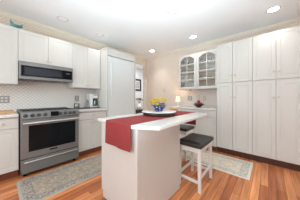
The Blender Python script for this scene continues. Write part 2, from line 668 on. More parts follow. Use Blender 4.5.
R90 = PI / 2
UX, UZ0, UZ1 = -2.96, 1.36, 2.262          # left wall upper cabinet fronts
UD = UX - XL - 0.004


def upper(label, y0, y1, z0, z1, splits, knobs, crownlip=True):
    t = thing('wall_cabinet', label, 'cabinet', (UX - 0.021, y0, z0), R90)
    w, h = y1 - y0, z1 - z0
    d = UD - 0.021
    boxobj('body', M['cab'], t, 0.001, w - 0.001, 0.0005, d, 0, h, 0.002)
    for (a, b), k in zip(splits, knobs):
        door(t, a, b, 0.004, h - 0.012, 0 , (k, 0.06), kmat=M['nickel'])
    return t


Y0, Y1, Y2 = 0.192, 0.970, 1.572
upper('tall white wall cabinet at the left edge, above the wood cutting board', -0.43, Y0, UZ0, UZ1,
      ((0, 0.311), (0.311, 0.622)), (0.28, 0.342))
wv = Y1 - Y0
upper('short white two-door wall cabinet directly above the microwave', Y0, Y1, 1.738, UZ1,
      ((0, wv / 2), (wv / 2, wv)), (wv / 2 - 0.03, wv / 2 + 0.03))
wv = Y2 - Y1
upper('white two-door wall cabinet between microwave and refrigerator, above the coffee maker', Y1, Y2, UZ0, UZ1,
      ((0, wv / 2), (wv / 2, wv)), (wv / 2 - 0.03, wv / 2 + 0.03))


# ------------------------------------------------------------------ left wall base cabinets and counters
BX = -2.70


def base_cab(label, loc, rot, w, d, drawers, doors, kick_h=0.105, h=0.875, kmat=None):
    t = thing('base_cabinet', label, 'cabinet', loc, rot)
    boxobj('body', M['cab'], t, 0.001, w - 0.001, 0.0005, d, kick_h, h, 0.002)
    boxobj('toe_kick', M['kick'], t, 0.001, w - 0.001, 0.045, d - 0.05, 0, kick_h - 0.001)
    for a, b, z0, z1 in drawers:
        drawer(t, a, b, z0, z1, kmat=kmat)
    for a, b, z0, z1, k in doors:
        door(t, a, b, z0, z1, 0, (k, z1 - 0.06), kmat=kmat)
    return t


bd = BX - 0.021 - XL - 0.004
base_cab('white base cabinet left of the range at the photo edge', (BX - 0.021, -0.43, 0), R90, 0.612, bd,
         ((0, 0.305, 0.715, 0.868), (0.305, 0.612, 0.715, 0.868)), ((0, 0.305, 0.11, 0.71, 0.28), (0.305, 0.612, 0.11, 0.71, 0.335)))
base_cab('white base cabinet right of the range with one drawer over two doors', (BX - 0.021, Y1 + 0.004, 0), R90, 0.60, bd,
         ((0, 0.60, 0.715, 0.868),), ((0, 0.30, 0.11, 0.71, 0.27), (0.30, 0.60, 0.11, 0.71, 0.33)))
CZ = 0.915
bm = B(); box(bm, XL + 0.003, -2.665, -0.43, Y0 - 0.010, 0.876, CZ, 0.006)
tag(obj('countertop', bm, M['counter']), 'short white countertop left of the range carrying a wood board', 'countertop')
bm = B(); box(bm, XL + 0.003, -2.665, Y1 + 0.004, Y2 + 0.002, 0.876, CZ, 0.006)
tag(obj('countertop', bm, M['counter']), 'white countertop right of the range under the coffee maker', 'countertop')

# ------------------------------------------------------------------ range
RX = -2.635
rw = Y1 - Y0 - 0.012
rt = thing('kitchen_range', 'stainless steel range with black oven window below the microwave', 'range', (RX, Y0 + 0.003, 0), R90)
rd = RX - XL - 0.006
boxobj('body', M['steel_d'], rt, 0, rw, 0.0, rd, 0.045, 0.915, 0.003)
bm = B()
box(bm, -0.002, rw + 0.002, -0.025, rd, 0.916, 0.934, 0.004)
box(bm, 0.0, rw, rd - 0.05, rd, 0.934, 0.952, 0.004)
obj('cooktop', bm, M['steel'], rt)
for i in range(3):
    a = 0.03 + i * (rw - 0.06) / 3
    b = a + (rw - 0.06) / 3 - 0.008
    bm = B()
    for yy in (0.05, 0.20, 0.36, 0.51):
        box(bm, a, b, yy, yy + 0.012, 0.938, 0.947, 0.002, 1)
    for xx in (a, (a + b) / 2 - 0.006, b - 0.012):
        box(bm, xx, xx + 0.012, 0.05, 0.522, 0.9375, 0.9465, 0.002, 1)
        for yy in (0.055, 0.505):
            box(bm, xx, xx + 0.012, yy, yy + 0.012, 0.9345, 0.938)
    obj('grate', bm, M['iron'], rt)
for x in (0.15, rw - 0.15):
    for y in (0.16, 0.42):
        bm = B(); lathe(bm, [(0.045, 0.9342), (0.045, 0.936), (0.03, 0.937), (0.002, 0.9372)], (x, y, 0), 18)
        obj('burner', bm, M['black'], rt, 40)
# sloping control panel
bm = B()
pr = [(-0.030, 0.838), (-0.044, 0.846), (-0.030, 0.940), (-0.012, 0.948), (0.02, 0.948), (0.02, 0.838)]
a = [bm.verts.new((0, y, z)) for y, z in pr]
b = [bm.verts.new((rw, y, z)) for y, z in pr]
bridge(bm, a, b); bm.faces.new(a); bm.faces.new(b[::-1])
cp = obj('control_panel', bm, M['steel'], rt)
ky = -0.039
for px in (25.9, 33.0, 39.4, 45.8, 60.7, 65.7, 70.4, 74.4):
    x = at(px, 115, x=RX + 0.05).y - (Y0 + 0.003)
    bm = B()
    lathe(bm, [(0.026, -0.003), (0.027, 0.006), (0.021, 0.008), (0.019, 0.034), (0.017, 0.037), (0.002, 0.038)], (x, ky, 0.893), 18, 'Y')
    box(bm, x - 0.004, x + 0.004, ky - 0.044, ky - 0.03, 0.876, 0.910, 0.002, 1)
    obj('knob', bm, M['knob_dark'], cp, 40)
bm = B(); box(bm, 0.345, 0.452, -0.046, -0.030, 0.856, 0.932, 0.002, 1)
obj('display', bm, M['blackglass'], cp)
# oven door
bm = B()
box(bm, 0.003, rw - 0.003, -0.042, -0.001, 0.272, 0.828, 0.005)
od = obj('oven_door', bm, M['steel'], rt)
boxobj('oven_window', M['blackglass'], od, 0.082, rw - 0.058, -0.0445, -0.03, 0.365, 0.745, 0.002)
bm = B()
tube(bm, [(0.02, -0.088, 0.785), (rw - 0.02, -0.088, 0.785)], 0.014, 14)
for x in (0.05, rw - 0.05):
    tube(bm, [(x, -0.042, 0.785), (x, -0.086, 0.785)], 0.010, 10)
obj('handle', bm, M['nickel'], od, 40)
bm = B()
box(bm, rw / 2 - 0.052, rw / 2 + 0.052, -0.0445, -0.040, 0.322, 0.345, 0.002, 1)
bd_ = obj('badge', bm, M['black'], od)
# lower drawer
boxobj('shadow_gap', M['black'], rt, 0.002, rw - 0.002, -0.030, -0.0005, 0.058, 0.271)
bm = B(); box(bm, 0.003, rw - 0.003, -0.042, -0.031, 0.062, 0.262, 0.004)
dr = obj('drawer', bm, M['steel'], rt)
bm = B()
tube(bm, [(0.03, -0.066, 0.226), (rw - 0.03, -0.066, 0.226)], 0.009, 12)
for x in (0.06, rw - 0.06):
    tube(bm, [(x, -0.042, 0.226), (x, -0.064, 0.226)], 0.007, 8)
obj('handle', bm, M['nickel'], dr, 40)
for x in (0.05, rw - 0.05):
    for y in (0.05, 0.55):
        bm = B(); lathe(bm, [(0.022, 0), (0.022, 0.012), (0.012, 0.014), (0.012, 0.046)], (x, y, 0), 12)
        obj('foot', bm, M['black'], rt)

# ------------------------------------------------------------------ microwave hood
mt = thing('microwave_oven', 'wide low stainless microwave with dark glass front hung above the range', 'microwave', (UX + 0.045, Y0 + 0.004, 1.452), R90)
mw, mh = Y1 - Y0 - 0.008, 0.282
boxobj('body', M['steel'], mt, 0, mw, 0.012, UX + 0.045 - XL - 0.004, 0, mh, 0.003)
bm = B()
box(bm, 0, mw, -0.012, 0.0115, 0.215, mh, 0.004)
obj('top_strip', bm, M['steel'], mt)
bm = B()
box(bm, 0, mw, -0.012, 0.0115, 0.0, 0.048, 0.004)
obj('bottom_strip', bm, M['steel'], mt)
boxobj('side_trim', M['steel'], mt, 0, 0.026, -0.012, 0.0115, 0.049, 0.214, 0.003)
boxobj('side_trim', M['steel'], mt, mw - 0.016, mw, -0.012, 0.0115, 0.049, 0.214, 0.003)
wd = boxobj('door', M['blackglass'], mt, 0.027, mw - 0.017, -0.014, 0.011, 0.0495, 0.2135, 0.003)
boxobj('window', mat('tinted_window', (0.012, 0.017, 0.026), 0.25, var=0.1), wd, 0.065, mw - 0.19, -0.0155, -0.010, 0.068, 0.195, 0.002)
boxobj('display', mat('dim_display', (0.10, 0.11, 0.12), 0.2, var=0.1), wd, mw - 0.125, mw - 0.055, -0.0155, -0.010, 0.150, 0.170, 0.001)
boxobj('vent', M['black'], mt, 0.06, mw - 0.06, 0.05, 0.25, -0.004, 0.004)

# ------------------------------------------------------------------ panelled refrigerator
FX = -2.685
FY0, FY1, FZ = 1.580, 2.440, 2.255
fw = FY1 - FY0
ft = thing('refrigerator_surround', 'tall white cabinet surround framing the built-in refrigerator beside the doorway', 'cabinet', (FX, FY0, 0), R90)
fd = FX - XL - 0.004
boxobj('side_panel', M['cab'], ft, 0, 0.03, 0, fd, 0, FZ, 0.003)
boxobj('side_panel', M['cab'], ft, fw - 0.03, fw, 0, fd, 0, FZ, 0.003)
bm = B(); box(bm, 0.0305, fw - 0.0305, 0.0, fd, 2.108, FZ, 0.003)
obj('top_panel', bm, M['cab'], ft)
bm = B(); box(bm, -0.012, fw + 0.008, -0.014, fd, FZ + 0.0005, FZ + 0.022, 0.004)
obj('cap_moulding', bm, M['cab'], ft)
fr = thing('refrigerator', 'built-in refrigerator with a tall cool-white panel door and long bar handle', 'refrigerator', (FX, FY0 + 0.034, 0), R90)
iw = fw - 0.068
boxobj('body', M['grey_plastic'], fr, 0.002, iw - 0.002, 0.03, fd - 0.01, 0.10, 2.102)
boxobj('toe_grille', M['black'], fr, 0.002, iw - 0.002, 0.05, fd - 0.02, 0, 0.099)
dd = door(fr, 0.004, iw - 0.004, 0.70, 2.096, 0, None, st=0.03, m=M['fridge'], name='door')
dz = door(fr, 0.004, iw - 0.004, 0.11, 0.695, 0, None, st=0.03, m=M['fridge'], name='freezer_drawer')
for p in (dd, dz):
    p.location.y = 0.028
bm = B()
tube(bm, [(0.062, -0.060, 1.20), (0.062, -0.060, 1.96)], 0.012, 12)
for z in (1.26, 1.90):
    tube(bm, [(0.062, -0.018, z), (0.062, -0.058, z)], 0.008, 8)
obj('handle', bm, M['fridge'], dd, 40)
bm = B()
tube(bm, [(0.1, -0.060, 0.64), (iw - 0.1, -0.060, 0.64)], 0.012, 12)
for x in (0.15, iw - 0.15):
    tube(bm, [(x, -0.018, 0.64), (x, -0.058, 0.64)], 0.008, 8)
obj('handle', bm, M['fridge'], dz, 40)

# ------------------------------------------------------------------ pantry wall
PY = 3.085
PX = [-0.822, -0.533, -0.216, 0.096, 0.410]
PZ = 2.272


def pantry(label, xa, xb, xc):
    t = thing('pantry_cabinet', label, 'cabinet', (xa, PY, 0))
    w = xc - xa
    d = YB - PY - 0.004
    boxobj('body', M['cab'], t, 0.0005, w - 0.0005, 0.0005, d, 0.105, PZ, 0.002)
    boxobj('toe_kick', M['kick_dark'], t, 0.0005, w - 0.0005, 0.012, d - 0.02, 0, 0.104)
    s = xb - xa
    for a, b, k in ((0, s, s - 0.03), (s, w, s + 0.03)):
        door(t, a, b, 0.112, 1.452, 0, (k, 1.165), kmat=M['brass'])
        door(t, a, b, 1.462, PZ - 0.012, 0.045, (k, 1.59), kmat=M['brass'])
    return t


pantry('tall white pantry cabinet with narrower doors, next to the glass-door cabinet', PX[0], PX[1], PX[2])
pantry('tall white pantry cabinet at the right edge with wider doors', PX[2], PX[3], PX[4])

# ------------------------------------------------------------------ glass-door cabinet
GY = 3.222
gx0, gx1 = -1.822, -0.824
gw = gx1 - gx0
gz0, gz1 = 1.36, 2.262
gt = thing('glass_door_cabinet', 'white wall cabinet with two arched glass doors left of the pantry', 'cabinet', (gx0, GY, gz0))
gd = YB - GY - 0.004
gh = gz1 - gz0
bm = B()
box(bm, 0, 0.018, 0.0005, gd, 0, gh)
box(bm, gw - 0.018, gw, 0.0005, gd, 0, gh)
box(bm, 0.018, gw - 0.018, 0.0005, gd, 0, 0.03)
box(bm, 0.018, gw - 0.018, 0.0005, gd, gh - 0.06, gh)
box(bm, gw / 2 - 0.02, gw / 2 + 0.02, 0.0005, 0.02, 0.03, gh - 0.06)
obj('body', bm, M['cab'], gt)
boxobj('back_panel', M['cabin'], gt, 0.018, gw - 0.018, gd - 0.012, gd - 0.001, 0.03, gh - 0.06)
SH = (0.225, 0.43, 0.63)
for z in SH:
    boxobj('shelf', M['cabin'], gt, 0.0185, gw - 0.0185, 0.03, gd - 0.013, z, z + 0.018)
door(gt, 0.006, gw / 2, 0.006, gh - 0.012, 0.075, (gw / 2 - 0.028, 0.09), glass=True, kmat=M['nickel'])
door(gt, gw / 2, gw - 0.006, 0.006, gh - 0.012, 0.075, (gw / 2 + 0.028, 0.09), glass=True, kmat=M['nickel'])


def dish_bm(r, h):
    bm = B()
    lathe(bm, [(r * 0.55, 0), (r * 0.6, 0.002), (r, h), (r * 0.985, h + 0.003), (r * 0.58, 0.006), (0.002, 0.005)], n=24)
    return bm


plate0 = obj('plate', dish_bm(0.125, 0.018), M['white_cer'], None, 50)
SHELFZ = [gz0 + 0.03] + [gz0 + z + 0.018 for z in SH]
first = True
plate_places = ((gx0 + 0.17, 0, 'white plate in the stack on the glass cabinet floor behind the left door'),
                (gx0 + 0.66, 0, 'white plate in the stack on the glass cabinet floor behind the right door'),
                (gx0 + 0.68, 1, 'white plate in the stack on the first shelf behind the right glass door'))
for x, s, lb in plate_places:
    for k in range(6):
        o = plate0 if first else plate0.copy()
        if not first:
            COL.objects.link(o)
        first = False
        o.location = (x, GY + 0.175, SHELFZ[s] + 0.0005 + k * 0.0085)
        tag(o, lb, 'plate', lb.replace('white plate', 'white plates', 1))
bowl0 = obj('serving_bowl', dish_bm(0.105, 0.062), M['grey_cer'], None, 50)
bowls = ((gx0 + 0.15, 1, 'dark grey bowl on the first shelf behind the left glass door, left one'),
         (gx0 + 0.385, 2, 'dark grey bowl on the second shelf behind the left glass door, right one'),
         (gx0 + 0.16, 2, 'dark grey bowl on the second shelf behind the left glass door, left one'),
         (gx0 + 0.60, 2, 'dark grey bowl on the second shelf behind the right glass door, left one'),
         (gx0 + 0.83, 2, 'dark grey bowl on the second shelf behind the right glass door, right one'),
         (gx0 + 0.385, 1, 'dark grey bowl on the first shelf behind the left glass door, right one'))
for i, (x, s, lb) in enumerate(bowls):
    o = bowl0 if i == 0 else bowl0.copy()
    if i:
        COL.objects.link(o)
    o.location = (x, GY + 0.17, SHELFZ[s] + 0.0005)
    tag(o, lb, 'bowl', 'grey bowls behind the glass doors')
bm = B()
lathe(bm, [(0.026, 0), (0.03, 0.004), (0.036, 0.11), (0.034, 0.11), (0.028, 0.008), (0.002, 0.007)], n=18)
gl0 = obj('drinking_glass', bm, M['jar'], None, 50)
i = 0
for x in (0.10, 0.20, 0.30, 0.40, 0.58, 0.68, 0.78, 0.88):
    o = gl0 if i == 0 else gl0.copy()
    if i:
        COL.objects.link(o)
    i += 1
    o.location = (gx0 + x, GY + 0.15, SHELFZ[3] + 0.0005)
    side = 'left' if x < 0.5 else 'right'
    nth = ('first', 'second', 'third', 'fourth')[(i - 1) % 4]
    tag(o, 'clear drinking glass on the top shelf behind the %s glass door, %s from its left' % (side, nth), 'glass', 'glasses on the top shelf of the cabinet')

# ------------------------------------------------------------------ back wall base cabinet and counter
CX0 = -2.02
bw = PX[0] - 0.003 - CX0
bx = [0, bw * 0.31, bw * 0.655, bw]
base_cab('white base cabinet with drawers under the glass-door cabinet, beside the pantry', (CX0, 3.045, 0), 0, bw, YB - 3.045 - 0.004,
         [(bx[i], bx[i + 1], 0.715, 0.868) for i in range(3)],
         [(bx[i], bx[i + 1], 0.11, 0.71, bx[i + 1] - 0.03) for i in range(3)], kmat=M['brass'])
bm = B(); box(bm, CX0 - 0.015, PX[0] - 0.003, 3.01, YB - 0.003, 0.876, CZ, 0.006)
tag(obj('countertop', bm, M['counter']), 'white countertop against the back wall holding the fruit bowl', 'countertop')
# tiled splashback above that counter
bm = B(); box(bm, CX0 - 0.015, PX[0] - 0.004, YB - 0.008, YB - 0.0005, CZ + 0.0005, gz0 - 0.0005)
struct('trim_3', bm, lattice_mat('splash_tiles', (0.80, 0.72, 0.66), (0.70, 0.61, 0.55), 0.10, 0.10, 0.03, 0.25, 'X'))

# ------------------------------------------------------------------ island
IX0, IX1, IY0, IY1 = -1.452, -0.845, 0.785, 1.530
it = thing('kitchen_island', 'white kitchen island with panelled sides in the centre of the floor', 'island', (0, 0, 0))
boxobj('body', M['island'], it, IX0 + 0.002, IX1 - 0.012, IY0 + 0.012, IY1 - 0.012, 0.095, 0.878)
bm = B(); box(bm, IX0 + 0.05, IX1 - 0.03, IY0 + 0.03, IY1 - 0.03, 0, 0.0945)
obj('toe_kick', bm, M['kick'], it)
# end panel facing the camera, side panel of thin vertical boards, far panel, corner posts
boxobj('end_panel', M['island'], it, IX0 + 0.030, IX1 - 0.030, IY0 + 0.004, IY0 + 0.0115, 0.02, 0.878)
bm = B()
n = 18
for i in range(n):
    a = IY0 + 0.03 + (IY1 - IY0 - 0.06) * i / n
    b = IY0 + 0.03 + (IY1 - IY0 - 0.06) * (i + 1) / n
    box(bm, IX1 - 0.0115, IX1 - 0.004, a, b, 0.0, 0.878, 0.0006, 1)
obj('side_panel', bm, M['island'], it)
boxobj('end_panel', M['island'], it, IX0 + 0.030, IX1 - 0.030, IY1 - 0.0115, IY1 - 0.004, 0.0, 0.878)
for x0, x1, y0, y1 in ((IX1 - 0.03, IX1, IY0, IY0 + 0.03), (IX1 - 0.03, IX1, IY1 - 0.03, IY1),
                       (IX0, IX0 + 0.03, IY0, IY0 + 0.03), (IX0, IX0 + 0.03, IY1 - 0.03, IY1)):
    z0 = 0.0 if x0 > -1 else 0.095
    boxobj('corner_post', M['island'], it, x0 + 0.0005, x1 - 0.0005, y0 + 0.0005, y1 - 0.0005, z0, 0.878, 0.003)
# doors of the side facing the range
for k in range(2):
    L = (IY1 - IY0 - 0.06) / 2
    d = door(it, 0, L, 0.11, 0.868, 0, (L - 0.03 if k else 0.03, 0.80))
    d.rotation_euler = (0, 0, -R90)
    d.location = (IX0 + 0.0015, IY0 + 0.03 + L * (k + 1), 0)

NX0, NX1, NY0, NY1 = -1.475, -0.672, 0.752, 2.120
bm = B()
c1, c2 = 0.215, 0.122
prism(bm, [(NX0, NY0), (NX1 - c1, NY0), (NX1, NY0 + c2), (NX1, NY1 - c2), (NX1 - c1, NY1), (NX0, NY1)], 0.879, CZ, 0.009)
tag(obj('countertop', bm, M['counter']), 'white island countertop with clipped corners under the red runner', 'countertop')

# red runner lying on the island, hanging over both ends
rx0, rx1 = -1.290, -0.886
bm = B()
th = 0.003
path = [(NY0 - 0.006, 0.682)]
for i in range(6):
    path.append((NY0 - 0.006 + 0.0005 * math.sin(i), 0.70 + 0.035 * i))
for i in range(5):
    a = PI - (PI / 2) * i / 4
    path.append((NY0 + 0.006 + 0.012 * math.cos(a), CZ - 0.010 + 0.012 * math.sin(a)))
for i in range(1, 15):
    path.append((NY0 + 0.006 + (NY1 - NY0 - 0.012) * i / 15, CZ + 0.0025))
for i in range(5):
    a = PI / 2 - (PI / 2) * i / 4
    path.append((NY1 - 0.006 + 0.012 * math.cos(a), CZ - 0.010 + 0.012 * math.sin(a)))
for i in range(6):
    path.append((NY1 + 0.006, 0.885 - 0.036 * i))
nx = 9
top = []
for j, (y, z) in enumerate(path):
    row = []
    for i in range(nx):
        x = rx0 + (rx1 - rx0) * i / (nx - 1)
        hang = max(0.0, (CZ - 0.02 - z)) if z < CZ - 0.02 else 0.0
        off = 0.014 * hang / 0.2 * (0.6 + 0.4 * math.sin(i * 1.4)) * (-1 if y < 1.4 else 1)
        row.append(bm.verts.new((x, y + off, z)))
    top.append(row)
for a, b in zip(top, top[1:]):
    for i in range(nx - 1):
        bm.faces.new((a[i], a[i + 1], b[i + 1], b[i]))
bmesh.ops.recalc_face_normals(bm, faces=bm.faces[:])
bmesh.ops.solidify(bm, geom=bm.faces[:], thickness=0.0022)
tag(obj('table_runner', bm, M['red'], None, 60), 'long red cloth runner laid along the island and hanging over both ends', 'table runner')

# ------------------------------------------------------------------ lazy susan and flowers
lc = at(159.0, 114.9, z=CZ)
LZ = CZ + 0.0045
ls = thing('lazy_susan', 'large round white turntable on a dark base that also stands in for its shadow on the red runner', 'turntable', (lc.x, lc.y, LZ))
bm = B(); lathe(bm, [(0.205, 0.0), (0.218, 0.005), (0.222, 0.018), (0.218, 0.034), (0.19, 0.040)], n=32)  # dark disc made wide to stand in for the shade under the tray
obj('base', bm, M['dark_wood'], ls, 40)
bm = B(); lathe(bm, [(0.222, 0.0405), (0.232, 0.042), (0.235, 0.046), (0.232, 0.050), (0.222, 0.052), (0.002, 0.052)], n=48)
obj('tray', bm, M['white_cer'], ls, 40)
fp = thing('flower_arrangement', 'yellow flowers in a blue and white bowl on the round turntable', 'flowers', (lc.x, lc.y - 0.01, LZ + 0.0535))
bm = B(); lathe(bm, [(0.05, 0), (0.055, 0.004), (0.085, 0.03), (0.096, 0.066), (0.092, 0.066), (0.08, 0.034), (0.05, 0.012), (0.002, 0.010)], n=32)
obj('bowl', bm, M['bluewhite'], fp, 50)
bm = B(); lathe(bm, [(0.075, 0.034), (0.082, 0.048), (0.07, 0.058), (0.03, 0.066), (0.002, 0.068)], n=24)
obj('moss', bm, M['leaf'], fp, 50)


def bloom(x, y, z, r, m, lean=0.0):
    bm = B()
    n = 9
    for ring, (rr, el, ln) in enumerate(((0.35, 0.25, 1.0), (0.25, 0.75, 0.85), (0.12, 1.15, 0.7))):
        for i in range(n):
            a = 2 * PI * (i + 0.5 * ring) / n
            ca, sa = math.cos(a), math.sin(a)
            w = r * 0.34
            base = Vector((x + ca * r * rr * 0.4, y + sa * r * rr * 0.4, z))
            out = Vector((ca * math.cos(el), sa * math.cos(el), math.sin(el)))
            side = Vector((-sa, ca, 0)) * w
            mid = base + out * r * 0.6 * ln
            tip = base + out * r * ln + Vector((0, 0, r * 0.10))
            v = [bm.verts.new(p) for p in (base, mid + side, tip, mid - side, mid + Vector((0, 0, -r * 0.08)))]
            bm.faces.new((v[0], v[1], v[4])); bm.faces.new((v[1], v[2], v[4]))
            bm.faces.new((v[2], v[3], v[4])); bm.faces.new((v[3], v[0], v[4]))
    lathe(bm, [(r * 0.05, -r * 0.2), (r * 0.3, 0), (r * 0.28, r * 0.25), (r * 0.08, r * 0.45)], (x, y, z), 10)
    o = obj('bloom', bm, m, fp)
    bm = B()
    tube(bm, [(x * 0.35, y * 0.35, 0.05), (x * 0.8, y * 0.8, z * 0.75), (x, y, z)], 0.0025, 6)
    obj('stem', bm, M['leaf'], o)
    return o


spots = [(0, -0.02, 0.135), (0.045, -0.04, 0.125), (-0.05, -0.035, 0.122), (0.075, 0.0, 0.118), (-0.08, 0.0, 0.115), (0.02, 0.05, 0.135),
         (-0.035, 0.05, 0.130), (0.02, -0.075, 0.108), (-0.03, -0.08, 0.105), (0.065, 0.055, 0.12), (-0.075, 0.05, 0.118),
         (0.0, -0.09, 0.085), (-0.065, -0.065, 0.082), (-0.095, -0.03, 0.085), (0.05, -0.085, 0.072)]
for x, y, z in spots:
    bloom(x * 1.1, y * 1.1, z + 0.018, random.uniform(0.032, 0.04), M['yellow'])
bloom(0.075, -0.055, 0.088, 0.034, M['purple'])['label'] = 'dusky purple bloom'
bloom(0.095, -0.02, 0.092, 0.030, M['purple'])['label'] = 'dusky purple bloom'
bloom(-0.070, -0.03, 0.195, 0.018, M['yellow'])['label'] = 'small yellow bloom on a tall stem'


def leaf(parent, x, y, z, ang, ln, up, m=None, name='leaf'):
    bm = B()
    c, s = math.cos(ang), math.sin(ang)
    prev = None
    for i in range(7):
        t = i / 6
        w = ln * 0.20 * math.sin(PI * min(1, t * 0.96 + 0.03))
        p = Vector((x + c * ln * t, y + s * ln * t, z + up * t - ln * 0.5 * t * t))
        row = (bm.verts.new(p + Vector((-s * w, c * w, 0.0))), bm.verts.new(p + Vector((0, 0, -w * 0.35))), bm.verts.new(p + Vector((s * w, -c * w, 0.0))))
        if prev:
            bm.faces.new((prev[0], prev[1], row[1], row[0])); bm.faces.new((prev[1], prev[2], row[2], row[1]))
        prev = row
    return obj(name, bm, m or M['leaf'], parent, 60)


for i in range(12):
    a = 2 * PI * i / 12 + 0.2
    leaf(fp, 0.05 * math.cos(a), 0.05 * math.sin(a), 0.06, a, random.uniform(0.06, 0.085), random.uniform(0.04, 0.07))

# small light wood box at the far end of the island
wp = Vector((-1.245, 2.02, CZ + 0.0045))
wb = thing('wooden_box', 'small light-wood box on the far end of the red runner behind the turntable', 'box', (wp.x, wp.y, wp.z + 0.001), 0.72)
bm = B()
box(bm, -0.068, 0.068, -0.045, 0.045, 0, 0.008)
for a in ((-0.068, 0.068, -0.045, -0.037), (-0.068, 0.068, 0.037, 0.045), (-0.068, -0.060, -0.037, 0.037), (0.060, 0.068, -0.037, 0.037)):
    box(bm, *a, 0.008, 0.042)
obj('body', bm, M['tan_wood'], wb)
boxobj('lid', M['tan_wood'], wb, -0.071, 0.071, -0.048, 0.048, 0.0422, 0.050, 0.003)

# ------------------------------------------------------------------ stools


def make_stool(label, loc, rot):
    t = thing('counter_stool', label, 'stool', loc, rot, 'counter stools at the island')
    hx, hy = 0.150, 0.218
    # padded saddle seat
    bm = B()
    nx_, ny_ = 10, 14
    sx_, sy_ = 0.166, 0.238
    grid = []
    for j in range(ny_ + 1):
        row = []
        for i in range(nx_ + 1):
            u, v = i / nx_ * 2 - 1, j / ny_ * 2 - 1
            edge = max(abs(u), abs(v))
            z = 0.596 + 0.010 * v * v - 0.016 * max(0, (edge - 0.80) / 0.20) ** 2
            k = 1 - 0.012 * max(0, (abs(u) * abs(v) - 0.8) / 0.2)
            row.append(bm.verts.new((u * sx_ * k, v * sy_ * k, z)))
        grid.append(row)
    for a, b in zip(grid, grid[1:]):
        for i in range(nx_):
            bm.faces.new((a[i], a[i + 1], b[i + 1], b[i]))
    rim = grid[0] + [r[-1] for r in grid[1:]] + grid[-1][-2::-1] + [r[0] for r in grid[-2:0:-1]]
    prev = rim
    for s, z in ((1.02, 0.570), (1.02, 0.552), (0.985, 0.540)):
        cur = [bm.verts.new((v.co.x * s, v.co.y * s, z)) for v in rim]
        bridge(bm, prev, cur)
        prev = cur
    bm.faces.new(prev)
    obj('seat', bm, M['leather'], t, 50)
    bm = B()
    for s in (-1, 1):
        box(bm, s * hx - (0.022 if s > 0 else 0), s * hx + (0.022 if s < 0 else 0), -hy + 0.04, hy - 0.04, 0.478, 0.539, 0.003)
        box(bm, -hx + 0.04, hx - 0.04, s * hy - (0.022 if s > 0 else 0), s * hy + (0.022 if s < 0 else 0), 0.478, 0.539, 0.003)
    obj('apron', bm, M['stoolwhite'], t)
    L = 0.040
    for sx2 in (-1, 1):
        for sy2 in (-1, 1):
            bm = B()
            cx, cy = sx2 * (hx - L / 2), sy2 * (hy - L / 2)
            box(bm, cx - L / 2, cx + L / 2, cy - L / 2, cy + L / 2, 0.0, 0.5395, 0.004)
            for v in bm.verts:                          # legs taper and lean out slightly towards the floor
                f = 1 - v.co.z / 0.54
                v.co.x += sx2 * 0.008 * f - (v.co.x - cx) * 0.15 * f
                v.co.y += sy2 * 0.008 * f - (v.co.y - cy) * 0.15 * f
            obj('leg', bm, M['stoolwhite'], t)
    for s, z in ((1, 0.165), (-1, 0.165)):
        boxobj('stretcher', M['stoolwhite'], t, s * (hx - L / 2) - 0.011, s * (hx - L / 2) + 0.011, -hy + L - 0.005, hy - L + 0.005, z - 0.016, z + 0.016, 0.003)
        boxobj('stretcher', M['stoolwhite'], t, -hx + L - 0.005, hx - L + 0.005, s * (hy - L / 2) - 0.011, s * (hy - L / 2) + 0.011, 0.098, 0.130, 0.003)
    return t


st0 = make_stool('nearer white counter stool with black padded seat, fully visible beside the island', (-0.757, 1.808, 0), 0)
dup(st0, (-1.322, 2.365, 0.006), R90, 'farther white stool with black seat, mostly hidden behind the island end')

# ------------------------------------------------------------------ rugs


def rug(label, loc, rot, w, l, m):
    bm = B()
    box(bm, -w / 2, w / 2, -l / 2, l / 2, 0, 0.005, 0.002, 2)
    o = obj('runner_rug', bm, m)
    o.location = loc
    o.rotation_euler = (0, 0, rot)
    tag(o, label, 'rug')
    return o


rug('faded grey patterned runner rug on the floor in front of the range', (-2.235, 0.145 + 1.025, 0.0005), 0, 0.68, 2.05, M['rug_l'])
rug('pale patterned runner rug on the floor in front of the pantry', (-0.197 - 0.975, 2.635, 0.0005), R90, 0.66, 1.95, M['rug_r'])

# ------------------------------------------------------------------ ceiling lights
LIGHTS = [(63, 19, 0, 0.5, 'dim recessed ceiling light above the range, nearest the left edge'),
          (100, 35, 0, 0.5, 'dim recessed ceiling light beside the refrigerator top'),
          (152, 51, 1, 1.6, 'lit recessed ceiling light farthest away, near the room corner'),
          (173, 10, 1, 0.6, 'lit recessed ceiling light above the island, brightest and near the top edge'),
          (193, 37, 1, 0.5, 'lit recessed ceiling light in front of the glass-door cabinet'),
          (273, 9.5, 1, 0.9, 'lit recessed ceiling light at the upper right above the pantry')]
for px, py, on, pw, lb in LIGHTS:
    p = at(px, py, z=H)
    t = thing('recessed_light', lb, 'ceiling light', (p.x, p.y, H), 0, 'recessed ceiling lights')
    bm = B()
    lathe(bm, [(0.092, 0), (0.094, -0.004), (0.088, -0.008), (0.068, -0.006), (0.066, -0.0005)], n=32)
    obj('trim_ring', bm, M['ring'], t, 40)
    bm = B(); lathe(bm, [(0.065, -0.0008), (0.065, -0.004), (0.03, -0.0055), (0.002, -0.006)], n=28)
    obj('lens', bm, M['led_on'] if on else M['led_off'], t, 40)
    if True:
        l = bpy.data.lights.new('recessed_lamp', 'SPOT')
        l.energy = LAMP_POWER * pw
        l.spot_size = math.radians(115)
        l.spot_blend = 1.0
        l.shadow_soft_size = 0.06
        l.color = (0.97, 0.97, 0.95)
        lo = bpy.data.objects.new('recessed_lamp', l)
        lo.location = (0, 0, -0.07)
        lo.parent = t
        COL.objects.link(lo)

# ------------------------------------------------------------------ wall plates


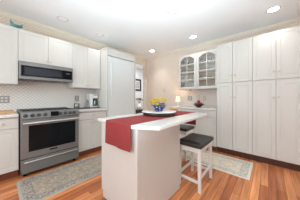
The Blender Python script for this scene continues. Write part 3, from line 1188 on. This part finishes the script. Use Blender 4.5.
def plate(label, loc, rot, w, h, m, kind):
    t = thing(kind, label, 'switch' if kind == 'light_switch' else 'outlet', loc, rot)
    boxobj('cover_plate', m, t, -w / 2, w / 2, -0.007, 0, -h / 2, h / 2, 0.003)
    n = 2 if w > 0.1 else 1
    for i in range(n):
        cx = (i - (n - 1) / 2) * 0.046
        if kind == 'light_switch':
            boxobj('rocker', M['socket'], t, cx - 0.016, cx + 0.016, -0.010, -0.0065, -0.033, 0.033, 0.002)
        else:
            bm = B()
            for z in (-0.024, 0.024):
                box(bm, cx - 0.015, cx + 0.015, -0.009, -0.0065, z - 0.014, z + 0.014, 0.002)
            obj('socket', bm, M['socket'], t)
    return t


p = at(4.5, 99.5, x=XL)
plate('double steel outlet plate on the wall left of the range', (XL + 0.0005, p.y, p.z), R90, 0.125, 0.12, M['plate_steel'], 'wall_outlet')
p = at(77, 98.4, x=XL)
plate('steel outlet plate on the tiles between range and coffee maker', (XL + 0.0005, p.y, p.z), R90, 0.085, 0.125, M['plate_steel'], 'wall_outlet')
p = at(164.3, 90.6, y=YB)
plate('white light switch on the bare beige wall near the corner', (p.x, YB - 0.0005, p.z), 0, 0.075, 0.12, M['plate'], 'light_switch')
p = at(190, 98.4, y=YB)
plate('double grey outlet plate above the back counter, left of the fruit bowl', (p.x, YB - 0.0085, p.z), 0, 0.125, 0.12, M['plate_steel'], 'wall_outlet')
p = at(204.5, 98.2, y=YB)
plate('tan outlet plate above the back counter, nearest the pantry', (p.x, YB - 0.0085, p.z), 0, 0.075, 0.12, M['plate_tan'], 'wall_outlet')
p = at(198.5, 97.3, y=YB)
plate('white switch plate above the back counter, over the fruit bowl', (p.x, YB - 0.0085, p.z), 0, 0.075, 0.12, M['plate'], 'light_switch')

# ------------------------------------------------------------------ on the left counters
bm = B(); box(bm, -3.24, -2.93, -0.30, 0.150, CZ + 0.0008, CZ + 0.032, 0.006)
tag(obj('cutting_board', bm, M['tan_wood']), 'thick light-wood cutting board on the counter at the left edge', 'cutting board')
bm = B()
box(bm, -3.26, -2.96, 1.01, 1.565, CZ + 0.0008, CZ + 0.012, 0.004)
tag(obj('serving_tray', bm, M['black']), 'flat black tray under the coffee maker on the counter', 'tray')
TZ = CZ + 0.0128
cm = thing('coffee_maker', 'white drip coffee maker standing on the black counter tray', 'coffee maker', (-3.10, 1.462, TZ), R90)
cm.scale = (0.84, 0.84, 0.96)
# local x along the counter, front at -y
bm = B(); box(bm, -0.115, 0.115, -0.085, 0.105, 0, 0.03, 0.008)
obj('base', bm, M['fridge'], cm)
bm = B(); box(bm, -0.115, -0.030, -0.065, 0.105, 0.0305, 0.325, 0.012)
obj('water_tank', bm, M['fridge'], cm)
bm = B(); box(bm, -0.0295, 0.115, -0.085, 0.105, 0.215, 0.325, 0.012)
obj('brew_head', bm, M['fridge'], cm)
bm = B(); box(bm, -0.0295, 0.115, 0.075, 0.105, 0.0305, 0.2145, 0.006)
obj('back_plate', bm, M['grey_plastic'], cm)
bm = B()
lathe(bm, [(0.045, 0.031), (0.056, 0.04), (0.060, 0.09), (0.042, 0.150), (0.044, 0.165), (0.041, 0.165), (0.039, 0.150), (0.056, 0.09), (0.052, 0.044), (0.002, 0.040)], (0.043, -0.01, 0), 24)
cf = obj('carafe', bm, M['jar'], cm, 50)
bm = B(); tube(bm, [(0.083, -0.035, 0.155), (0.108, -0.055, 0.145), (0.110, -0.057, 0.08), (0.092, -0.043, 0.06)], 0.007, 8)
obj('handle', bm, M['black'], cf, 50)
bm = B(); lathe(bm, [(0.053, 0.0445), (0.057, 0.09), (0.050, 0.112), (0.002, 0.112)], (0.043, -0.01, 0), 20, sx=0.96, sy=0.96)
obj('coffee', bm, M['dark_wood'], cf, 50)
bm = B(); lathe(bm, [(0.044, 0.166), (0.044, 0.174), (0.015, 0.182), (0.002, 0.183)], (0.043, -0.01, 0), 20)
obj('lid', bm, M['black'], cf, 50)
boxobj('button_strip', M['grey_plastic'], cm, -0.02, 0.105, -0.089, -0.084, 0.285, 0.312, 0.002)
# glass jar with lid, and pepper mill
jr = thing('glass_jar', 'lidded grey glass jar on the counter tray next to the range', 'jar', (-3.10, 1.105, TZ))
bm = B(); lathe(bm, [(0.05, 0), (0.056, 0.006), (0.056, 0.085), (0.045, 0.10), (0.042, 0.10), (0.052, 0.084), (0.052, 0.010), (0.002, 0.008)], n=24)
obj('body', bm, M['jar'], jr, 50)
bm = B(); lathe(bm, [(0.050, 0.0085), (0.0505, 0.012), (0.0505, 0.06), (0.045, 0.066), (0.002, 0.068)], n=24)
obj('contents', bm, M['grey_cer'], jr, 50)
bm = B(); lathe(bm, [(0.047, 0.1005), (0.048, 0.113), (0.02, 0.118), (0.008, 0.122), (0.013, 0.135), (0.002, 0.14)], n=24)
obj('lid', bm, M['nickel'], jr, 50)
pm = thing('pepper_mill', 'slim dark pepper mill just left of the coffee maker', 'pepper mill', (-3.06, 1.318, TZ))
bm = B(); lathe(bm, [(0.022, 0), (0.023, 0.01), (0.014, 0.05), (0.016, 0.09), (0.020, 0.11), (0.012, 0.125)], n=18)
obj('body', bm, M['steel_d'], pm, 50)
bm = B(); lathe(bm, [(0.012, 0.1255), (0.021, 0.14), (0.020, 0.16), (0.008, 0.17), (0.005, 0.182), (0.002, 0.184)], n=18)
obj('cap', bm, M['steel_d'], pm, 50)

# teal ornament on the cabinet top: a little glazed fish with a raised tail
bm = B()
rows = []
prof = [(-0.135, 0.062, 0.010, 0.048), (-0.115, 0.056, 0.016, 0.046), (-0.09, 0.046, 0.020, 0.036), (-0.065, 0.036, 0.026, 0.024),
        (-0.03, 0.030, 0.034, 0.026), (0.01, 0.029, 0.038, 0.028), (0.05, 0.030, 0.036, 0.028), (0.085, 0.034, 0.030, 0.026),
        (0.105, 0.042, 0.022, 0.030), (0.125, 0.050, 0.014, 0.032), (0.140, 0.054, 0.006, 0.022)]
for y, zc, wx, hz in prof:
    rows.append([bm.verts.new((wx * math.cos(a), y * 0.52, max(0.001, zc * 1.1 + hz * math.sin(a)))) for a in [2 * PI * k / 14 for k in range(14)]])
for a, b in zip(rows, rows[1:]):
    bridge(bm, a, b)
bm.faces.new(rows[0]); bm.faces.new(rows[-1][::-1])
o = obj('ornament', bm, M['teal'], None, 60)
o.location = (UX - 0.055, 0.175, UZ1 + 0.0005)
tag(o, 'small teal ornament with upturned ends lying on top of the left wall cabinets', 'ornament')

# ------------------------------------------------------------------ on the back counter
fb = at(199, 107.3, z=CZ)
fbz = CZ + 0.001
bm = B()
lathe(bm, [(0.05, 0), (0.055, 0.006), (0.045, 0.012), (0.085, 0.035), (0.132, 0.085), (0.128, 0.087), (0.08, 0.042), (0.03, 0.022), (0.002, 0.020)], n=36)
o = obj('fruit_bowl', bm, M['bowl_dark'], None, 50)
o.location = (fb.x, 3.20, fbz)
tag(o, 'dark flared bowl of red apples on the back counter', 'bowl')
bm = B()
lathe(bm, [(0.004, 0.012), (0.02, 0.002), (0.034, 0.014), (0.039, 0.036), (0.034, 0.058), (0.018, 0.066), (0.004, 0.060)], n=18)
ap0 = thing('apple', 'red apple', 'apple', (0, 0, 0))
obj('flesh', bm, M['apple'], ap0, 60)
bm = B(); tube(bm, [(0, 0, 0.0605), (0.003, 0, 0.070), (0.008, 0.002, 0.078)], 0.0018, 6)
obj('stem', bm, M['stem'], ap0)
ap_places = ((0.0, -0.058, 0.052, 'red apple at the front of the dark bowl'), (-0.058, 0.0, 0.052, 'red apple at the left of the dark bowl'),
             (0.058, 0.0, 0.052, 'red apple at the right of the dark bowl'), (0.0, 0.058, 0.052, 'red apple at the back of the dark bowl'),
             (0.0, 0.0, 0.108, 'topmost red apple in the middle of the dark bowl'))
for i, (x, y, z, lb) in enumerate(ap_places):
    loc = (fb.x + x, 3.20 + y, fbz + z)
    if i == 0:
        ap0.location = loc
        ap0['label'] = lb
        ap0['group'] = 'apples in the dark bowl'
    else:
        dup(ap0, loc, i * 1.3, lb, 'apples in the dark bowl')

lp = at(178.0, 100, y=3.33)
tl = thing('table_lamp', 'small lit table lamp at the left end of the back counter', 'lamp', (lp.x, 3.33, CZ + 0.001))
bm = B(); lathe(bm, [(0.045, 0), (0.047, 0.008), (0.02, 0.016), (0.012, 0.03), (0.024, 0.055), (0.020, 0.08), (0.008, 0.10), (0.006, 0.14)], n=24)
obj('base', bm, M['white_cer'], tl, 50)
bm = B(); lathe(bm, [(0.072, 0.125), (0.050, 0.275), (0.048, 0.275), (0.070, 0.127)], n=28)
obj('lamp_shade', bm, M['shade'], tl, 50)
bm = B(); lathe(bm, [(0.010, 0.1405), (0.022, 0.17), (0.022, 0.195), (0.004, 0.215)], n=16)
obj('bulb', bm, M['led_on'], tl, 50)
l = bpy.data.lights.new('lamp_glow', 'POINT')
l.energy = 1.6; l.color = (1, 0.75, 0.48); l.shadow_soft_size = 0.04
lo = bpy.data.objects.new('lamp_glow', l)
lo.location = (0, 0, 0.25); lo.parent = tl
COL.objects.link(lo)
p = at(190.5, 90.6, y=GY + 0.05)
bm = B(); lathe(bm, [(0.018, 0.0), (0.022, -0.006), (0.022, -0.02), (0.010, -0.028), (0.002, -0.029)], n=16)
o = obj('under_cabinet_knob', bm, mat('russet_wood', (0.33, 0.10, 0.05), 0.4), None, 50)
o.location = (p.x, GY + 0.05, gz0 - 0.0005)
tag(o, 'small russet knob fixed under the glass-door cabinet', 'knob')

# ------------------------------------------------------------------ things in the hall
pp = at(137.3, 85, x=HX)
pf = thing('picture_frame', 'black framed picture with pale mat on the hall wall beyond the doorway', 'picture', (HX + 0.001, pp.y, pp.z), R90)
W2, H2, F2 = 0.235, 0.285, 0.08
bm = B()
box(bm, -W2, W2, -0.03, 0, -H2, -H2 + F2, 0.004); box(bm, -W2, W2, -0.03, 0, H2 - F2, H2, 0.004)
box(bm, -W2, -W2 + F2, -0.03, 0, -H2 + F2, H2 - F2, 0.004); box(bm, W2 - F2, W2, -0.03, 0, -H2 + F2, H2 - F2, 0.004)
obj('frame', bm, M['black'], pf)
boxobj('mat_board', M['mat_board'], pf, -W2 + F2, W2 - F2, -0.012, -0.002, -H2 + F2, H2 - F2)
boxobj('print', M['print'], pf, -W2 + F2 + 0.03, W2 - F2 - 0.03, -0.014, -0.0122, -H2 + F2 + 0.04, H2 - F2 - 0.04)
cp_ = at(139.0, 113, x=HX + 0.25)
ct = thing('console_table', 'dark wood console table in the hall beyond the doorway', 'table', (HX + 0.25, cp_.y, 0), R90)
zt = 0.60
boxobj('tabletop', M['dark_wood'], ct, -0.24, 0.24, -0.19, 0.19, zt - 0.03, zt, 0.004)
boxobj('drawer_front', M['dark_wood'], ct, -0.22, 0.22, -0.175, 0.175, zt - 0.17, zt - 0.031)
for sx2 in (-1, 1):
    for sy2 in (-1, 1):
        boxobj('leg', M['dark_wood'], ct, sx2 * 0.20 - 0.02, sx2 * 0.20 + 0.02, sy2 * 0.155 - 0.02, sy2 * 0.155 + 0.02, 0, zt - 0.171)
vz = thing('vase', 'white vase of brown dried flowers on the hall console table', 'vase', (HX + 0.25, cp_.y + 0.03, zt + 0.001))
bm = B(); lathe(bm, [(0.06, 0), (0.065, 0.006), (0.105, 0.10), (0.10, 0.18), (0.05, 0.26), (0.055, 0.29), (0.05, 0.29), (0.04, 0.26), (0.002, 0.25)], n=28)
obj('body', bm, M['white_cer'], vz, 50)
for i in range(9):
    a = i * 2.4
    r = 0.02 + 0.012 * (i % 4) + 0.02
    x, y, z = r * math.cos(a) * 1.8, r * math.sin(a) * 1.8, 0.44 + 0.03 * (i % 3)
    bm = B()
    tube(bm, [(0, 0, 0.2515), (x * 0.5, y * 0.5, 0.36), (x, y, z)], 0.004, 6)
    s = obj('stem', bm, M['stem'], vz)
    bm = B(); lathe(bm, [(0.004, -0.03), (0.028, -0.012), (0.034, 0.008), (0.022, 0.03), (0.003, 0.038)], (x, y, z), 10)
    obj('flower_head', bm, M['dried'], s, 60)
